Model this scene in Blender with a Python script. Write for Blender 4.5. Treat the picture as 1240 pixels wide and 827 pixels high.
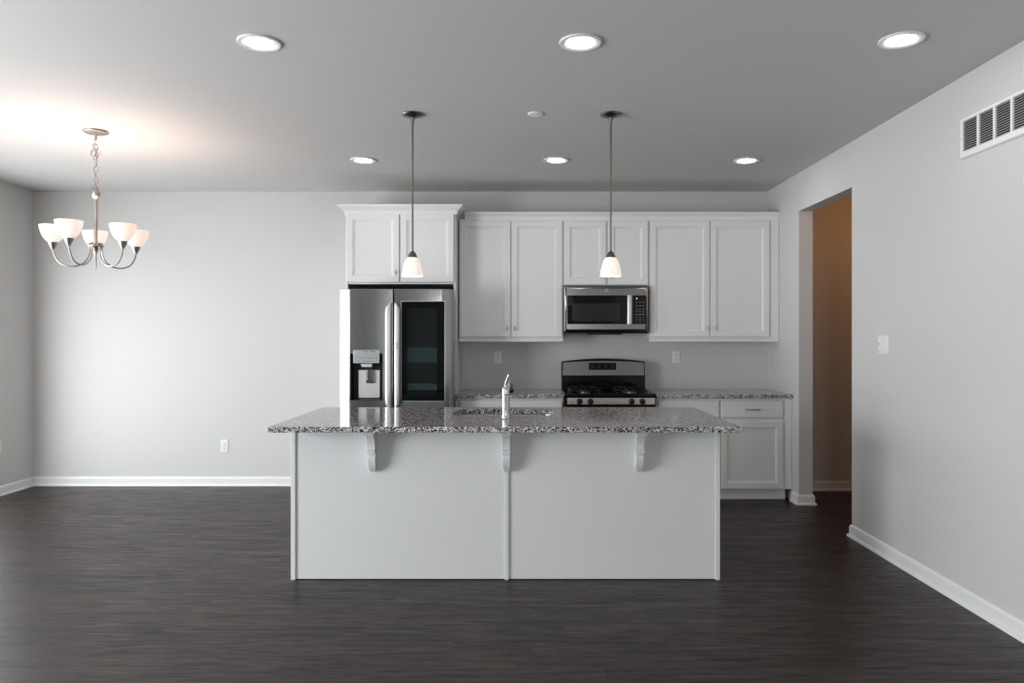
import bpy, bmesh, math, random
from mathutils import Vector, Matrix
from math import radians as R, sin, cos, pi

for o in list(bpy.data.objects):
    bpy.data.objects.remove(o, do_unlink=True)
S = bpy.context.scene
C = S.collection
random.seed(7)

# ------------------------------------------------------------------ camera
F = 884.0                                   # focal length in pixels of a 1240 px wide frame
EYE = 1.385
cam_d = bpy.data.cameras.new('camera'); cam = bpy.data.objects.new('camera', cam_d); C.objects.link(cam)
cam.location = (0, 0, EYE); cam.rotation_euler = (pi/2, 0, 0)
cam_d.sensor_width = 36; cam_d.lens = F/1240*36
cam_d.shift_x = -10/1240; cam_d.shift_y = -5.5/1240
cam_d.clip_start = .02
S.camera = cam

# ------------------------------------------------------------------ view, world, daylight
vs = S.view_settings
vs.view_transform = 'Standard'; vs.look = 'None'; vs.gamma = 1; vs.use_curve_mapping = False
vs.exposure = 0.17
W = bpy.data.worlds.new('world'); S.world = W; W.use_nodes = True
W.node_tree.nodes['Background'].inputs[0].default_value = (.86, .94, 1, 1)
W.node_tree.nodes['Background'].inputs[1].default_value = 1.5

def area(name, loc, rot, sx, sy, power, col):
    d = bpy.data.lights.new(name, 'AREA'); d.shape = 'RECTANGLE'; d.size = sx; d.size_y = sy
    d.energy = power; d.color = col
    o = bpy.data.objects.new(name, d); C.objects.link(o); o.location = loc; o.rotation_euler = rot
    return o
SKY = (.94, .97, 1.0)
area('daylight_door', (-4.70, 4.925, 1.07), (0, R(-90), 0), 2.04, 2.56, 70, SKY)    # sliding door, left wall
area('daylight_window', (-4.70, 1.45, 1.20), (0, R(-90), 0), 1.90, 2.22, 203, SKY)    # wide window, left wall
area('daylight_window', (-.30, -5.66, 1.40), (R(90), 0, 0), 2.10, 1.72, 58, SKY)      # rear wall
DOWNLIGHT = 48.0      # radiance of the downlight lenses
BULB = 3.6            # watts of a chandelier bulb
PBULB = 1.0
HALL = 7.5

# ------------------------------------------------------------------ the room's measures
XL, XR, YB, YR, H = -4.538, 2.300, 6.80, -5.50, 2.740
WT = .114
Y_JF, Y_JN, Z_OPEN = 6.026, 5.063, 2.424      # doorway in the right wall
Y_HALL = 6.587
sc = lambda y: F/y
def X(px, y): return (px-630)/sc(y)            # width read off the photo on a plane y metres away
def Z(py, y): return EYE-(py-408)/sc(y)

# ------------------------------------------------------------------ materials
def newmat(name):
    m = bpy.data.materials.new(name); m.use_nodes = True
    n = m.node_tree.nodes; l = m.node_tree.links
    return m, n, l, n['Principled BSDF']
def mat(name, col, rough=.5, metal=0, bump=0, bscale=60, stretch=None, rvar=0, coat=0, spec=.5):
    m, n, l, b = newmat(name)
    b.inputs['Base Color'].default_value = (*col, 1); b.inputs['Roughness'].default_value = rough
    b.inputs['Metallic'].default_value = metal; b.inputs['Coat Weight'].default_value = coat
    b.inputs['Specular IOR Level'].default_value = spec
    tc = n.new('ShaderNodeTexCoord'); mp = n.new('ShaderNodeMapping'); nz = n.new('ShaderNodeTexNoise')
    l.new(tc.outputs['Object'], mp.inputs[0]); l.new(mp.outputs[0], nz.inputs['Vector'])
    if stretch: mp.inputs['Scale'].default_value = stretch
    nz.inputs['Scale'].default_value = bscale; nz.inputs['Detail'].default_value = 3
    if bump:
        bp = n.new('ShaderNodeBump'); bp.inputs['Strength'].default_value = bump; bp.inputs['Distance'].default_value = .002
        l.new(nz.outputs[0], bp.inputs['Height']); l.new(bp.outputs[0], b.inputs['Normal'])
    if rvar:
        mr = n.new('ShaderNodeMapRange'); mr.inputs['To Min'].default_value = rough-rvar; mr.inputs['To Max'].default_value = rough+rvar
        l.new(nz.outputs[0], mr.inputs[0]); l.new(mr.outputs[0], b.inputs['Roughness'])
    return m

M = {}
M['wall'] = mat('wall_paint', (.625, .614, .598), .55, bump=.08, bscale=220)
M['ceiling'] = mat('ceiling_paint', (.60, .585, .572), .8, bump=.06, bscale=200)
M['white'] = mat('cabinet_paint', (.76, .76, .75), .35, bump=.02, bscale=90)
M['panel'] = mat('island_paint', (.71, .715, .708), .35, bump=.02, bscale=90)
M['trim'] = mat('trim_paint', (.82, .82, .82), .3, bump=.02, bscale=60)
M['plastic'] = mat('white_plastic', (.80, .80, .79), .35)
M['slot'] = mat('dark_slot', (.05, .05, .05), .6)
M['steel'] = mat('brushed_steel', (.36, .36, .362), .20, 1, bump=.05, bscale=30, stretch=(40, 40, .5), rvar=.06)
M['steelh'] = mat('brushed_steel_level', (.25, .242, .238), .22, 1, bump=.05, bscale=30, stretch=(.5, 40, 40), rvar=.06)
M['satin'] = mat('satin_steel_handle', (.60, .60, .60), .36, 1, rvar=.04)
M['chrome'] = mat('chrome', (.60, .61, .62), .14, 1)
M['nickel'] = mat('brushed_nickel', (.42, .385, .35), .36, 1, rvar=.05)
M['bronze'] = mat('dark_nickel', (.20, .185, .17), .30, 1, rvar=.05)
M['blackglass'] = mat('black_glass', (.002, .002, .0025), .04, spec=.32)
M['enamel'] = mat('black_enamel', (.003, .003, .003), .10, spec=.25)
M['black'] = mat('black_plastic', (.006, .006, .0065), .35, spec=.3)
M['iron'] = mat('cast_iron', (.006, .006, .006), .36, bump=.2, bscale=300, spec=.35)
M['gap_shade'] = mat('gap_shade_black', (.004, .004, .004), .7, spec=.2)  # near-black colour standing in for the shade above the refrigerator
M['mark'] = mat('pale_print', (.55, .55, .55), .5)
M['darkmark'] = mat('dark_print', (.06, .06, .065), .5)
M['bin'] = mat('pale_teal', (.22, .30, .32), .25)
M['liner'] = mat('fridge_liner', (.020, .026, .026), .5)
M['alu'] = mat('burner_alloy', (.22, .22, .22), .35, 1)
M['duct'] = mat('duct_shade', (.03, .034, .036), .6)  # dark colour standing in for the unlit depth behind the louvers
M['frame'] = mat('window_vinyl', (.8, .8, .8), .4)

def emis(name, col, st):
    m = bpy.data.materials.new(name); m.use_nodes = True; n = m.node_tree.nodes; l = m.node_tree.links
    n.clear(); o = n.new('ShaderNodeOutputMaterial'); e = n.new('ShaderNodeEmission')
    e.inputs[0].default_value = (*col, 1); e.inputs[1].default_value = st; l.new(e.outputs[0], o.inputs[0]); return m
M['lens'] = emis('lit_lens', (1, .98, .96), DOWNLIGHT)
M['clock'] = emis('lit_digit', (.9, .95, 1), 1.0)

def shade_mat(name, col, st, mottled, thru):
    m = bpy.data.materials.new(name); m.use_nodes = True; n = m.node_tree.nodes; l = m.node_tree.links
    n.clear(); o = n.new('ShaderNodeOutputMaterial'); e = n.new('ShaderNodeEmission')
    d = n.new('ShaderNodeBsdfDiffuse'); t = n.new('ShaderNodeBsdfTranslucent'); g = n.new('ShaderNodeBsdfGlossy')
    a = n.new('ShaderNodeAddShader'); a2 = n.new('ShaderNodeMixShader'); a3 = n.new('ShaderNodeMixShader')
    d.inputs[0].default_value = t.inputs[0].default_value = (*[c*.9 for c in col], 1); g.inputs['Roughness'].default_value = .15
    a2.inputs[0].default_value = thru; l.new(d.outputs[0], a2.inputs[1]); l.new(t.outputs[0], a2.inputs[2])
    a3.inputs[0].default_value = .05; l.new(a2.outputs[0], a3.inputs[1]); l.new(g.outputs[0], a3.inputs[2])
    l.new(a3.outputs[0], a.inputs[0]); l.new(e.outputs[0], a.inputs[1]); l.new(a.outputs[0], o.inputs[0])
    e.inputs[0].default_value = (*col, 1); e.inputs[1].default_value = st
    if mottled:
        tc = n.new('ShaderNodeTexCoord'); nz = n.new('ShaderNodeTexNoise'); nz.inputs['Scale'].default_value = 62
        nz.inputs['Detail'].default_value = 5; nz.inputs['Distortion'].default_value = 1.5
        cr = n.new('ShaderNodeValToRGB'); cr.color_ramp.elements[0].position = .36; cr.color_ramp.elements[1].position = .56
        cr.color_ramp.elements[0].color = (.86, .62, .50, 1); cr.color_ramp.elements[1].color = (1, .93, .86, 1)
        l.new(tc.outputs['Object'], nz.inputs['Vector']); l.new(nz.outputs[0], cr.inputs[0]); l.new(cr.outputs[0], e.inputs[0])
        l.new(cr.outputs[0], d.inputs[0]); l.new(cr.outputs[0], t.inputs[0])
    return m
M['shade'] = shade_mat('frosted_glass_shade', (1, .84, .75), .50, False, .035)
M['pshade'] = shade_mat('marbled_glass_shade', (1, .92, .86), .46, True, .025)

def granite():
    m, n, l, b = newmat('speckled_granite')
    tc = n.new('ShaderNodeTexCoord')
    v = n.new('ShaderNodeTexVoronoi'); v.inputs['Scale'].default_value = 190; v.inputs['Randomness'].default_value = 1
    l.new(tc.outputs['Object'], v.inputs['Vector'])
    sp = n.new('ShaderNodeSeparateColor'); l.new(v.outputs['Color'], sp.inputs[0])
    cr = n.new('ShaderNodeValToRGB'); cr.color_ramp.interpolation = 'CONSTANT'
    e = cr.color_ramp.elements
    e[0].position = 0; e[0].color = (.012, .014, .020, 1)
    e[1].position = .35; e[1].color = (.055, .057, .064, 1)
    for p, c in ((.42, (.30, .285, .285, 1)), (.56, (.46, .42, .405, 1)), (.74, (.62, .59, .58, 1)), (.90, (.82, .80, .79, 1))):
        k = e.new(p); k.color = c
    l.new(sp.outputs[0], cr.inputs[0])
    nz = n.new('ShaderNodeTexNoise'); nz.inputs['Scale'].default_value = 45; nz.inputs['Detail'].default_value = 4
    l.new(tc.outputs['Object'], nz.inputs['Vector'])
    mr = n.new('ShaderNodeMapRange'); mr.inputs['From Min'].default_value = .3; mr.inputs['From Max'].default_value = .7
    mr.inputs['To Min'].default_value = .6; mr.inputs['To Max'].default_value = 1.35
    l.new(nz.outputs[0], mr.inputs[0])
    mx = n.new('ShaderNodeMix'); mx.data_type = 'RGBA'; mx.blend_type = 'MULTIPLY'; mx.inputs[0].default_value = 1
    l.new(cr.outputs[0], mx.inputs[6]); l.new(mr.outputs[0], mx.inputs[7])
    l.new(mx.outputs[2], b.inputs['Base Color']); b.inputs['Roughness'].default_value = .09
    return m
M['granite'] = granite()

def floor_mat():
    m, n, l, b = newmat('dark_oak_boards')
    def math_(op, a, c=None):
        k = n.new('ShaderNodeMath'); k.operation = op
        for i, q in enumerate((a, c)):
            if q is None: continue
            if isinstance(q, (int, float)): k.inputs[i].default_value = q
            else: l.new(q, k.inputs[i])
        return k.outputs[0]
    tc = n.new('ShaderNodeTexCoord'); s = n.new('ShaderNodeSeparateXYZ'); l.new(tc.outputs['Object'], s.inputs[0])
    row = math_('FLOOR', math_('DIVIDE', s.outputs[1], .076))
    wn = n.new('ShaderNodeTexWhiteNoise'); wn.noise_dimensions = '1D'; l.new(row, wn.inputs['W'])
    xs = math_('ADD', math_('DIVIDE', s.outputs[0], .95), math_('MULTIPLY', wn.outputs['Value'], 7.0))
    pl = math_('FLOOR', xs)
    cb = n.new('ShaderNodeCombineXYZ'); l.new(row, cb.inputs[0]); l.new(pl, cb.inputs[1])
    w2 = n.new('ShaderNodeTexWhiteNoise'); w2.noise_dimensions = '2D'; l.new(cb.outputs[0], w2.inputs['Vector'])
    # grain, shifted per board
    ad = n.new('ShaderNodeVectorMath'); ad.operation = 'MULTIPLY_ADD'
    l.new(w2.outputs['Color'], ad.inputs[0]); ad.inputs[1].default_value = (40, 40, 40); l.new(tc.outputs['Object'], ad.inputs[2])
    mp = n.new('ShaderNodeMapping'); mp.inputs['Scale'].default_value = (1.1, 15, 1); l.new(ad.outputs[0], mp.inputs[0])
    g = n.new('ShaderNodeTexNoise'); g.inputs['Scale'].default_value = 2.2; g.inputs['Detail'].default_value = 6
    g.inputs['Roughness'].default_value = .68; g.inputs['Distortion'].default_value = .8; l.new(mp.outputs[0], g.inputs['Vector'])
    cr = n.new('ShaderNodeValToRGB'); e = cr.color_ramp.elements
    e[0].position = .40; e[0].color = (.0040, .0024, .0021, 1); e[1].position = .60; e[1].color = (.036, .0200, .0172, 1)
    mf = n.new('ShaderNodeMapping'); mf.inputs['Scale'].default_value = (5, 90, 1); l.new(ad.outputs[0], mf.inputs[0])
    gf = n.new('ShaderNodeTexNoise'); gf.inputs['Scale'].default_value = 1.6; gf.inputs['Detail'].default_value = 3; l.new(mf.outputs[0], gf.inputs['Vector'])
    gm = math_('ADD', math_('MULTIPLY', g.outputs[0], .62), math_('MULTIPLY', gf.outputs[0], .38))
    l.new(gm, cr.inputs[0])
    tone = n.new('ShaderNodeMapRange'); tone.inputs['To Min'].default_value = .6; tone.inputs['To Max'].default_value = 1.4
    l.new(w2.outputs['Value'], tone.inputs[0])
    mx = n.new('ShaderNodeMix'); mx.data_type = 'RGBA'; mx.blend_type = 'MULTIPLY'; mx.inputs[0].default_value = 1
    l.new(cr.outputs[0], mx.inputs[6]); l.new(tone.outputs[0], mx.inputs[7])
    # seams
    fy = math_('FRACT', math_('DIVIDE', s.outputs[1], .076)); fx = math_('FRACT', xs)
    seam = math_('MAXIMUM', math_('LESS_THAN', fy, .025), math_('LESS_THAN', fx, .003))
    m2 = n.new('ShaderNodeMix'); m2.data_type = 'RGBA'; l.new(seam, m2.inputs[0]); l.new(mx.outputs[2], m2.inputs[6])
    m2.inputs[7].default_value = (.006, .004, .004, 1); l.new(m2.outputs[2], b.inputs['Base Color'])
    h = math_('SUBTRACT', gm, math_('MULTIPLY', seam, .6))
    bp = n.new('ShaderNodeBump'); bp.inputs['Strength'].default_value = .36; bp.inputs['Distance'].default_value = .002
    l.new(h, bp.inputs['Height']); l.new(bp.outputs[0], b.inputs['Normal'])
    rr = n.new('ShaderNodeMapRange'); rr.inputs['To Min'].default_value = .52; rr.inputs['To Max'].default_value = .30
    rr.inputs['From Min'].default_value = .38; rr.inputs['From Max'].default_value = .62; l.new(gm, rr.inputs[0]); l.new(rr.outputs[0], b.inputs['Roughness'])
    b.inputs['Specular IOR Level'].default_value = .36
    return m
M['floor'] = floor_mat()

def smoked():
    m = bpy.data.materials.new('smoked_glass'); m.use_nodes = True; n = m.node_tree.nodes; l = m.node_tree.links
    n.clear(); o = n.new('ShaderNodeOutputMaterial'); t = n.new('ShaderNodeBsdfTransparent'); g = n.new('ShaderNodeBsdfGlossy')
    t.inputs[0].default_value = (.62, .68, .68, 1); g.inputs['Roughness'].default_value = .03
    fr = n.new('ShaderNodeFresnel'); fr.inputs[0].default_value = 1.5; mx = n.new('ShaderNodeMixShader')
    l.new(fr.outputs[0], mx.inputs[0]); l.new(t.outputs[0], mx.inputs[1]); l.new(g.outputs[0], mx.inputs[2]); l.new(mx.outputs[0], o.inputs[0])
    return m
M['smoked'] = smoked()

# ------------------------------------------------------------------ mesh helpers
class MB:
    def __init__(s): s.bm = bmesh.new()
    def _faces(s, vs_, faces):
        v = [s.bm.verts.new(p) for p in vs_]; out = []
        for f in faces:
            try: out.append(s.bm.faces.new([v[i] for i in f]))
            except ValueError: pass
        return v, out
    def box(s, x0, x1, y0, y1, z0, z1, bev=0, seg=2):
        p = [(x0,y0,z0),(x1,y0,z0),(x1,y1,z0),(x0,y1,z0),(x0,y0,z1),(x1,y0,z1),(x1,y1,z1),(x0,y1,z1)]
        v, f = s._faces(p, [(0,3,2,1),(4,5,6,7),(0,1,5,4),(1,2,6,5),(2,3,7,6),(3,0,4,7)])
        if bev:
            e = set(q for k in f for q in k.edges)
            bmesh.ops.bevel(s.bm, geom=list(e), offset=bev, segments=seg, profile=.5, affect='EDGES', clamp_overlap=True)
        return s
    def prism(s, pts, axis, a0, a1, bev=0, seg=2):
        n = len(pts)
        def P(u, w, a): return {'X': (a,u,w), 'Y': (u,a,w), 'Z': (u,w,a)}[axis]
        vs_ = [P(u,w,a0) for u,w in pts]+[P(u,w,a1) for u,w in pts]
        v, f = s._faces(vs_, [tuple(range(n)), tuple(range(2*n-1, n-1, -1))]+[(i, n+i, n+(i+1)%n, (i+1)%n) for i in range(n)])
        bmesh.ops.recalc_face_normals(s.bm, faces=f)
        if bev:
            e = [q for k in f[:2] for q in k.edges]
            bmesh.ops.bevel(s.bm, geom=e, offset=bev, segments=seg, profile=.5, affect='EDGES', clamp_overlap=True)
        return s
    def lathe(s, prof, c=(0,0,0), seg=32, axis='Z', close=True):
        c = Vector(c); rows = []
        for r, z in prof:
            ring = []
            if r < 1e-6:
                p = {'Z': Vector((0,0,z)), 'Y': Vector((0,z,0)), 'X': Vector((z,0,0))}[axis]
                ring = [s.bm.verts.new(c+p)]
            else:
                for i in range(seg):
                    a = 2*pi*i/seg; u, w = r*cos(a), r*sin(a)
                    p = {'Z': Vector((u,w,z)), 'Y': Vector((u,z,w)), 'X': Vector((z,u,w))}[axis]
                    ring.append(s.bm.verts.new(c+p))
            rows.append(ring)
        fs = []
        for a, b in zip(rows, rows[1:]):
            if len(a) == 1 and len(b) == 1: continue
            for i in range(seg):
                j = (i+1) % seg
                if len(a) == 1: q = (a[0], b[i], b[j])
                elif len(b) == 1: q = (a[i], a[j], b[0])
                else: q = (a[i], a[j], b[j], b[i])
                fs.append(s.bm.faces.new(q))
        bmesh.ops.recalc_face_normals(s.bm, faces=fs)
        return s
    def tube(s, pts, r, seg=10, closed=False):
        pts = [Vector(p) for p in pts]; n = len(pts); rows = []
        up = None
        for i, p in enumerate(pts):
            if closed: t = (pts[(i+1)%n]-pts[i-1]).normalized()
            else: t = (pts[min(i+1,n-1)]-pts[max(i-1,0)]).normalized()
            if up is None:
                up = Vector((0,0,1)) if abs(t.z) < .9 else Vector((1,0,0))
            a = (up-t*up.dot(t)).normalized(); b = t.cross(a); up = a
            rr = r[i] if isinstance(r, (list, tuple)) else r
            rows.append([s.bm.verts.new(p+rr*(cos(2*pi*k/seg)*a+sin(2*pi*k/seg)*b)) for k in range(seg)])
        fs = []
        for i in range(n if closed else n-1):
            A, B = rows[i], rows[(i+1)%n]
            for k in range(seg):
                j = (k+1) % seg; fs.append(s.bm.faces.new((A[k], A[j], B[j], B[k])))
        if not closed:
            fs.append(s.bm.faces.new(rows[0][::-1])); fs.append(s.bm.faces.new(rows[-1]))
        bmesh.ops.recalc_face_normals(s.bm, faces=fs)
        return s
    def sweep(s, path, prof):
        """prof (out, z) carried along a path in XY; 'out' is to the right of travel, corners mitred."""
        P = [Vector((x, y)) for x, y in path]; n = len(P); rows = []
        def nrm(a, b): d = (b-a).normalized(); return Vector((d.y, -d.x))
        for i in range(n):
            if i == 0: m = nrm(P[0], P[1])
            elif i == n-1: m = nrm(P[-2], P[-1])
            else:
                a, b = nrm(P[i-1], P[i]), nrm(P[i], P[i+1]); m = (a+b); m = m/(m.dot(a))
            rows.append([s.bm.verts.new((P[i].x+m.x*o, P[i].y+m.y*o, z)) for o, z in prof])
        fs = []; k = len(prof)
        for A, B in zip(rows, rows[1:]):
            for i in range(k):
                j = (i+1) % k; fs.append(s.bm.faces.new((A[i], B[i], B[j], A[j])))
        fs.append(s.bm.faces.new(rows[0])); fs.append(s.bm.faces.new(rows[-1][::-1]))
        bmesh.ops.recalc_face_normals(s.bm, faces=fs)
        return s
    def loft(s, rings, cap0=True, cap1=True):
        rows = [[s.bm.verts.new(p) for p in r] for r in rings]; k = len(rows[0]); fs = []
        for A, B in zip(rows, rows[1:]):
            for i in range(k):
                j = (i+1) % k; fs.append(s.bm.faces.new((A[i], A[j], B[j], B[i])))
        if cap0: fs.append(s.bm.faces.new(rows[0][::-1]))
        if cap1: fs.append(s.bm.faces.new(rows[-1]))
        bmesh.ops.recalc_face_normals(s.bm, faces=fs)
        return s

def root_loc(o):
    while o.parent: o = o.parent
    return Vector(o.location)
def obj(name, mb, m, parent=None, loc=None, angle=35, cut=None):
    bm = mb.bm if isinstance(mb, MB) else mb
    sh = root_loc(parent) if parent else Vector(loc or (0,0,0))
    me = bpy.data.meshes.new(name)
    if cut:                                           # cut the openings of the sink, the dispenser ...
        bm.to_mesh(me); t = bpy.data.objects.new('t', me); C.objects.link(t); cs = []
        for c in cut:
            cm = bpy.data.meshes.new('c'); c.bm.to_mesh(cm); co = bpy.data.objects.new('c', cm); C.objects.link(co); cs.append(co)
            md = t.modifiers.new('b', 'BOOLEAN'); md.operation = 'DIFFERENCE'; md.object = co; md.solver = 'EXACT'
        dg = bpy.context.evaluated_depsgraph_get(); me2 = bpy.data.meshes.new_from_object(t.evaluated_get(dg))
        bpy.data.objects.remove(t)
        for co in cs: bpy.data.objects.remove(co)
        me = me2; me.name = name
    else:
        bm.to_mesh(me)
    bm.free()
    me.transform(Matrix.Translation(-sh))
    me.polygons.foreach_set('use_smooth', [True]*len(me.polygons)); me.set_sharp_from_angle(angle=R(angle))
    me.materials.clear(); me.materials.append(m)
    o = bpy.data.objects.new(name, me); C.objects.link(o)
    wn = o.modifiers.new('normals', 'WEIGHTED_NORMAL'); wn.keep_sharp = True; wn.weight = 90
    if parent: o.parent = parent
    else: o.location = sh
    return o
def tag(o, label, cat, group=None):
    o['label'] = label; o['category'] = cat
    if group: o['group'] = group
    return o
def thing(name, label, cat, loc, group=None):
    o = bpy.data.objects.new(name, None); C.objects.link(o); o.location = loc; o.empty_display_size = .1
    return tag(o, label, cat, group)
def struct(name, mb, m):
    o = obj(name, mb, m); o['kind'] = 'structure'; return o
def dup(root, loc, label):
    def cp(o, par):
        c = o.copy(); C.objects.link(c); c.parent = par
        for ch in kids[o]: cp(ch, c)
        return c
    kids = {}
    def walk(o):
        kids[o] = list(o.children)
        for ch in kids[o]: walk(ch)
    walk(root)
    r = cp(root, None); r.location = loc; r['label'] = label
    return r
def text_mesh(txt, size, depth=.0004):
    cu = bpy.data.curves.new('t', 'FONT'); cu.body = txt; cu.size = size; cu.align_x = 'CENTER'; cu.align_y = 'CENTER'; cu.extrude = depth
    t = bpy.data.objects.new('t', cu); C.objects.link(t); dg = bpy.context.evaluated_depsgraph_get()
    me = bpy.data.meshes.new_from_object(t.evaluated_get(dg)); bpy.data.objects.remove(t); return me
def add_text(mb, txt, size, x, y, z):                 # lettering upright on a face that looks towards -y
    me = text_mesh(txt, size)
    me.transform(Matrix.Translation((x, y, z)) @ Matrix.Rotation(pi/2, 4, 'X'))
    mb.bm.from_mesh(me); bpy.data.meshes.remove(me)
def bulb(parent, loc, power, col, rad=.025):
    d = bpy.data.lights.new('bulb_light', 'POINT'); d.energy = power; d.color = col; d.shadow_soft_size = rad
    o = bpy.data.objects.new('bulb_light', d); C.objects.link(o); o.parent = parent
    o.location = Vector(loc)-root_loc(parent); return o

# ------------------------------------------------------------------ the setting
struct('floor', MB().box(XL-.2, 7.6, YR-.2, YB+.2, -.1, 0), M['floor'])
struct('ceiling', MB().box(XL-.2, 7.6, YR-.2, YB+.2, H, H+.1), M['ceiling'])
struct('wall_back', MB().box(XL-.12, XR+WT, YB, YB+.12, 0, H), M['wall'])
D0, D1, DZ = 3.60, 6.25, 2.12                      # sliding door in the left wall, outside the picture
struct('wall_left', MB().box(XL-.12, XL, YR-.12, .30, 0, H).box(XL-.12, XL, 2.60, D0, 0, H).box(XL-.12, XL, .30, 2.60, 0, .20).box(XL-.12, XL, .30, 2.60, 2.20, H).box(XL-.12, XL, D1, YB, 0, H).box(XL-.12, XL, D0, D1, DZ, H), M['wall'])
struct('wall_right', MB().box(XR, XR+WT, YR-.12, Y_JN, 0, H).box(XR, XR+WT, Y_JF, YB, 0, H).box(XR, XR+WT, Y_JN, Y_JF, Z_OPEN, H), M['wall'])
rw = MB(); wx = [(-1.40, .80)]; wz = (.50, 2.30)
rw.box(XL, wx[0][0], YR-.12, YR, 0, H).box(wx[0][1], XR, YR-.12, YR, 0, H)
for a, b in wx: rw.box(a, b, YR-.12, YR, 0, wz[0]).box(a, b, YR-.12, YR, wz[1], H)
struct('wall_rear', rw, M['wall'])
def window_frame(name, a, b, z0, z1, axis, at, bars):
    m = MB(); t = .05
    def bar(u0, u1, w0, w1):
        if axis == 'X': m.box(u0, u1, at-.03, at+.03, w0, w1, .004, 1)
        else: m.box(at-.03, at+.03, u0, u1, w0, w1, .004, 1)
    bar(a, b, z0, z0+t); bar(a, b, z1-t, z1); bar(a, a+t, z0+t, z1-t); bar(b-t, b, z0+t, z1-t)
    for u in bars: bar(u-t*.7, u+t*.7, z0+t, z1-t)
    struct(name, m, M['frame'])
window_frame('door_1', D0, D1, 0, DZ, 'Y', XL-.06, [(D0+D1)/2])
window_frame('window_2', .30, 2.60, .20, 2.20, 'Y', XL-.06, [1.45])
window_frame('window_1', *wx[0], *wz, 'X', YR-.06, [(wx[0][0]+wx[0][1])/2])
# the hallway through the doorway
struct('wall_hall', MB().box(XR+WT, 7.4, Y_HALL, Y_HALL+.12, 0, H), M['wall'])
struct('wall_hall_side', MB().box(7.4, 7.52, 3.2, Y_HALL+.12, 0, H).box(XR+WT, 7.4, 3.2, 3.32, 0, H), M['wall'])
hl = bpy.data.lights.new('hall_lamp', 'POINT'); hl.energy = HALL; hl.color = (1, .47, .17); hl.shadow_soft_size = .12
ho = bpy.data.objects.new('hall_lamp', hl); C.objects.link(ho); ho.location = (3.35, 5.55, 2.45)
BASE = [(0, 0), (.026, 0), (.026, .008), (.022, .016), (.014, .020), (.014, .066), (.011, .076), (.006, .083), (0, .085)]
struct('baseboard_back', MB().sweep([(XL, YB), (-1.52, YB)], BASE), M['trim'])
struct('baseboard_left', MB().sweep([(XL, D1+.02), (XL, YB-.03)], BASE).sweep([(XL, YR), (XL, D0-.02)], BASE), M['trim'])
struct('baseboard_right', MB().sweep([(XR+WT, Y_JN), (XR, Y_JN), (XR, YR)], BASE), M['trim'])
struct('baseboard_jamb', MB().sweep([(XR, 6.165), (XR, Y_JF), (XR+WT, Y_JF), (XR+WT, Y_HALL-.03)], [(-o, z) for o, z in BASE]) if False else
       MB().sweep([(XR+WT, Y_HALL-.03), (XR+WT, Y_JF), (XR, Y_JF), (XR, 6.165)][::-1], BASE), M['trim'])
struct('baseboard_hall', MB().sweep([(XR+WT+.03, Y_HALL), (7.39, Y_HALL)], BASE), M['trim'])

# ------------------------------------------------------------------ cabinets
Y_UB, Y_UD = 6.49, 6.47                            # wall cabinet box and door fronts
Y_FB, Y_FD = 6.27, 6.25                            # refrigerator cabinet
Y_BB, Y_BD = 6.19, 6.17                            # base cabinets
def rect(x0, x1, z0, z1, i, y): return [(x0+i, y, z0+i), (x1-i, y, z0+i), (x1-i, y, z1-i), (x0+i, y, z1-i)]
def panel_door(x0, x1, z0, z1, y, th=.02, fr=.050):
    r = [(0, y+th), (0, y+.003), (.003, y), (fr, y), (fr+.003, y+.004), (fr+.010, y+.0055), (fr+.016, y+.011)]
    return MB().loft([rect(x0, x1, z0, z1, i, yy) for i, yy in r])
def slab_front(x0, x1, z0, z1, y, th=.02):
    return MB().loft([rect(x0, x1, z0, z1, i, yy) for i, yy in ((0, y+th), (0, y+.006), (.002, y+.003), (.010, y))])
def tknob(x, y, z, door, lean=1):
    m = MB().lathe([(0, 0), (.008, 0), (.0075, -.002), (.004, -.004), (.004, -.020), (0, -.020)], (x, y, z), 12, 'Y')
    pts = [(x, y-.018-.004*cos(t*pi/2), z+t*.020) for t in (-1, -.6, -.2, .2, .6, 1)]
    m.tube(pts, [.006, .0042, .0045, .0045, .0042, .006], 10)
    return obj('knob', m, M['nickel'], door)
RAIL = [(0, 0), (.020, 0), (.024, .008), (.022, .018), (.014, .024), (.012, .036), (0, .036)]
def wall_cabinet(label, x0, x1, z0, z1, doors, yb, yd, rail=True, filler=None, knob_dz=.075):
    t = thing('wall_cabinet', label, 'cabinet', ((x0+x1)/2, YB, z0), 'white wall cabinets')
    obj('body', MB().box(x0+.0008, x1-.0008, yb, YB-.001, z0, z1, .001, 1), M['white'], t)
    for i, (a, b, c, d) in enumerate(doors):
        dr = obj('door', panel_door(a, b, c, d, yd), M['white'], t, angle=20)
        kx = b-.027 if i == 0 else a+.027
        tknob(kx, yd, c+knob_dz, dr)
    if rail:
        obj('light_rail', MB().sweep([(x0+.001, yb+.002), (x1-.001, yb+.002)], [(o-.012, z0-.036+z) for o, z in RAIL]), M['white'], t, angle=25)
    return t
ub = Z(409, Y_UB)                                  # underside of the wall cabinet boxes
ut = 2.430
dz0, dz1 = Z(407.8, Y_UD), Z(267.5, Y_UD)
xa, xb, xc, xd = X(555.8, Y_UB), X(682, Y_UB), X(786, Y_UB), X(932.5, Y_UB)
wall_cabinet('tall white two-door wall cabinet between the refrigerator and the microwave', xa, xb, ub, ut,
             [(X(557.2, Y_UD), X(618.2, Y_UD), dz0, dz1), (X(619.4, Y_UD), X(680.8, Y_UD), dz0, dz1)], Y_UB, Y_UD)
mz = 1.842
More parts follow.
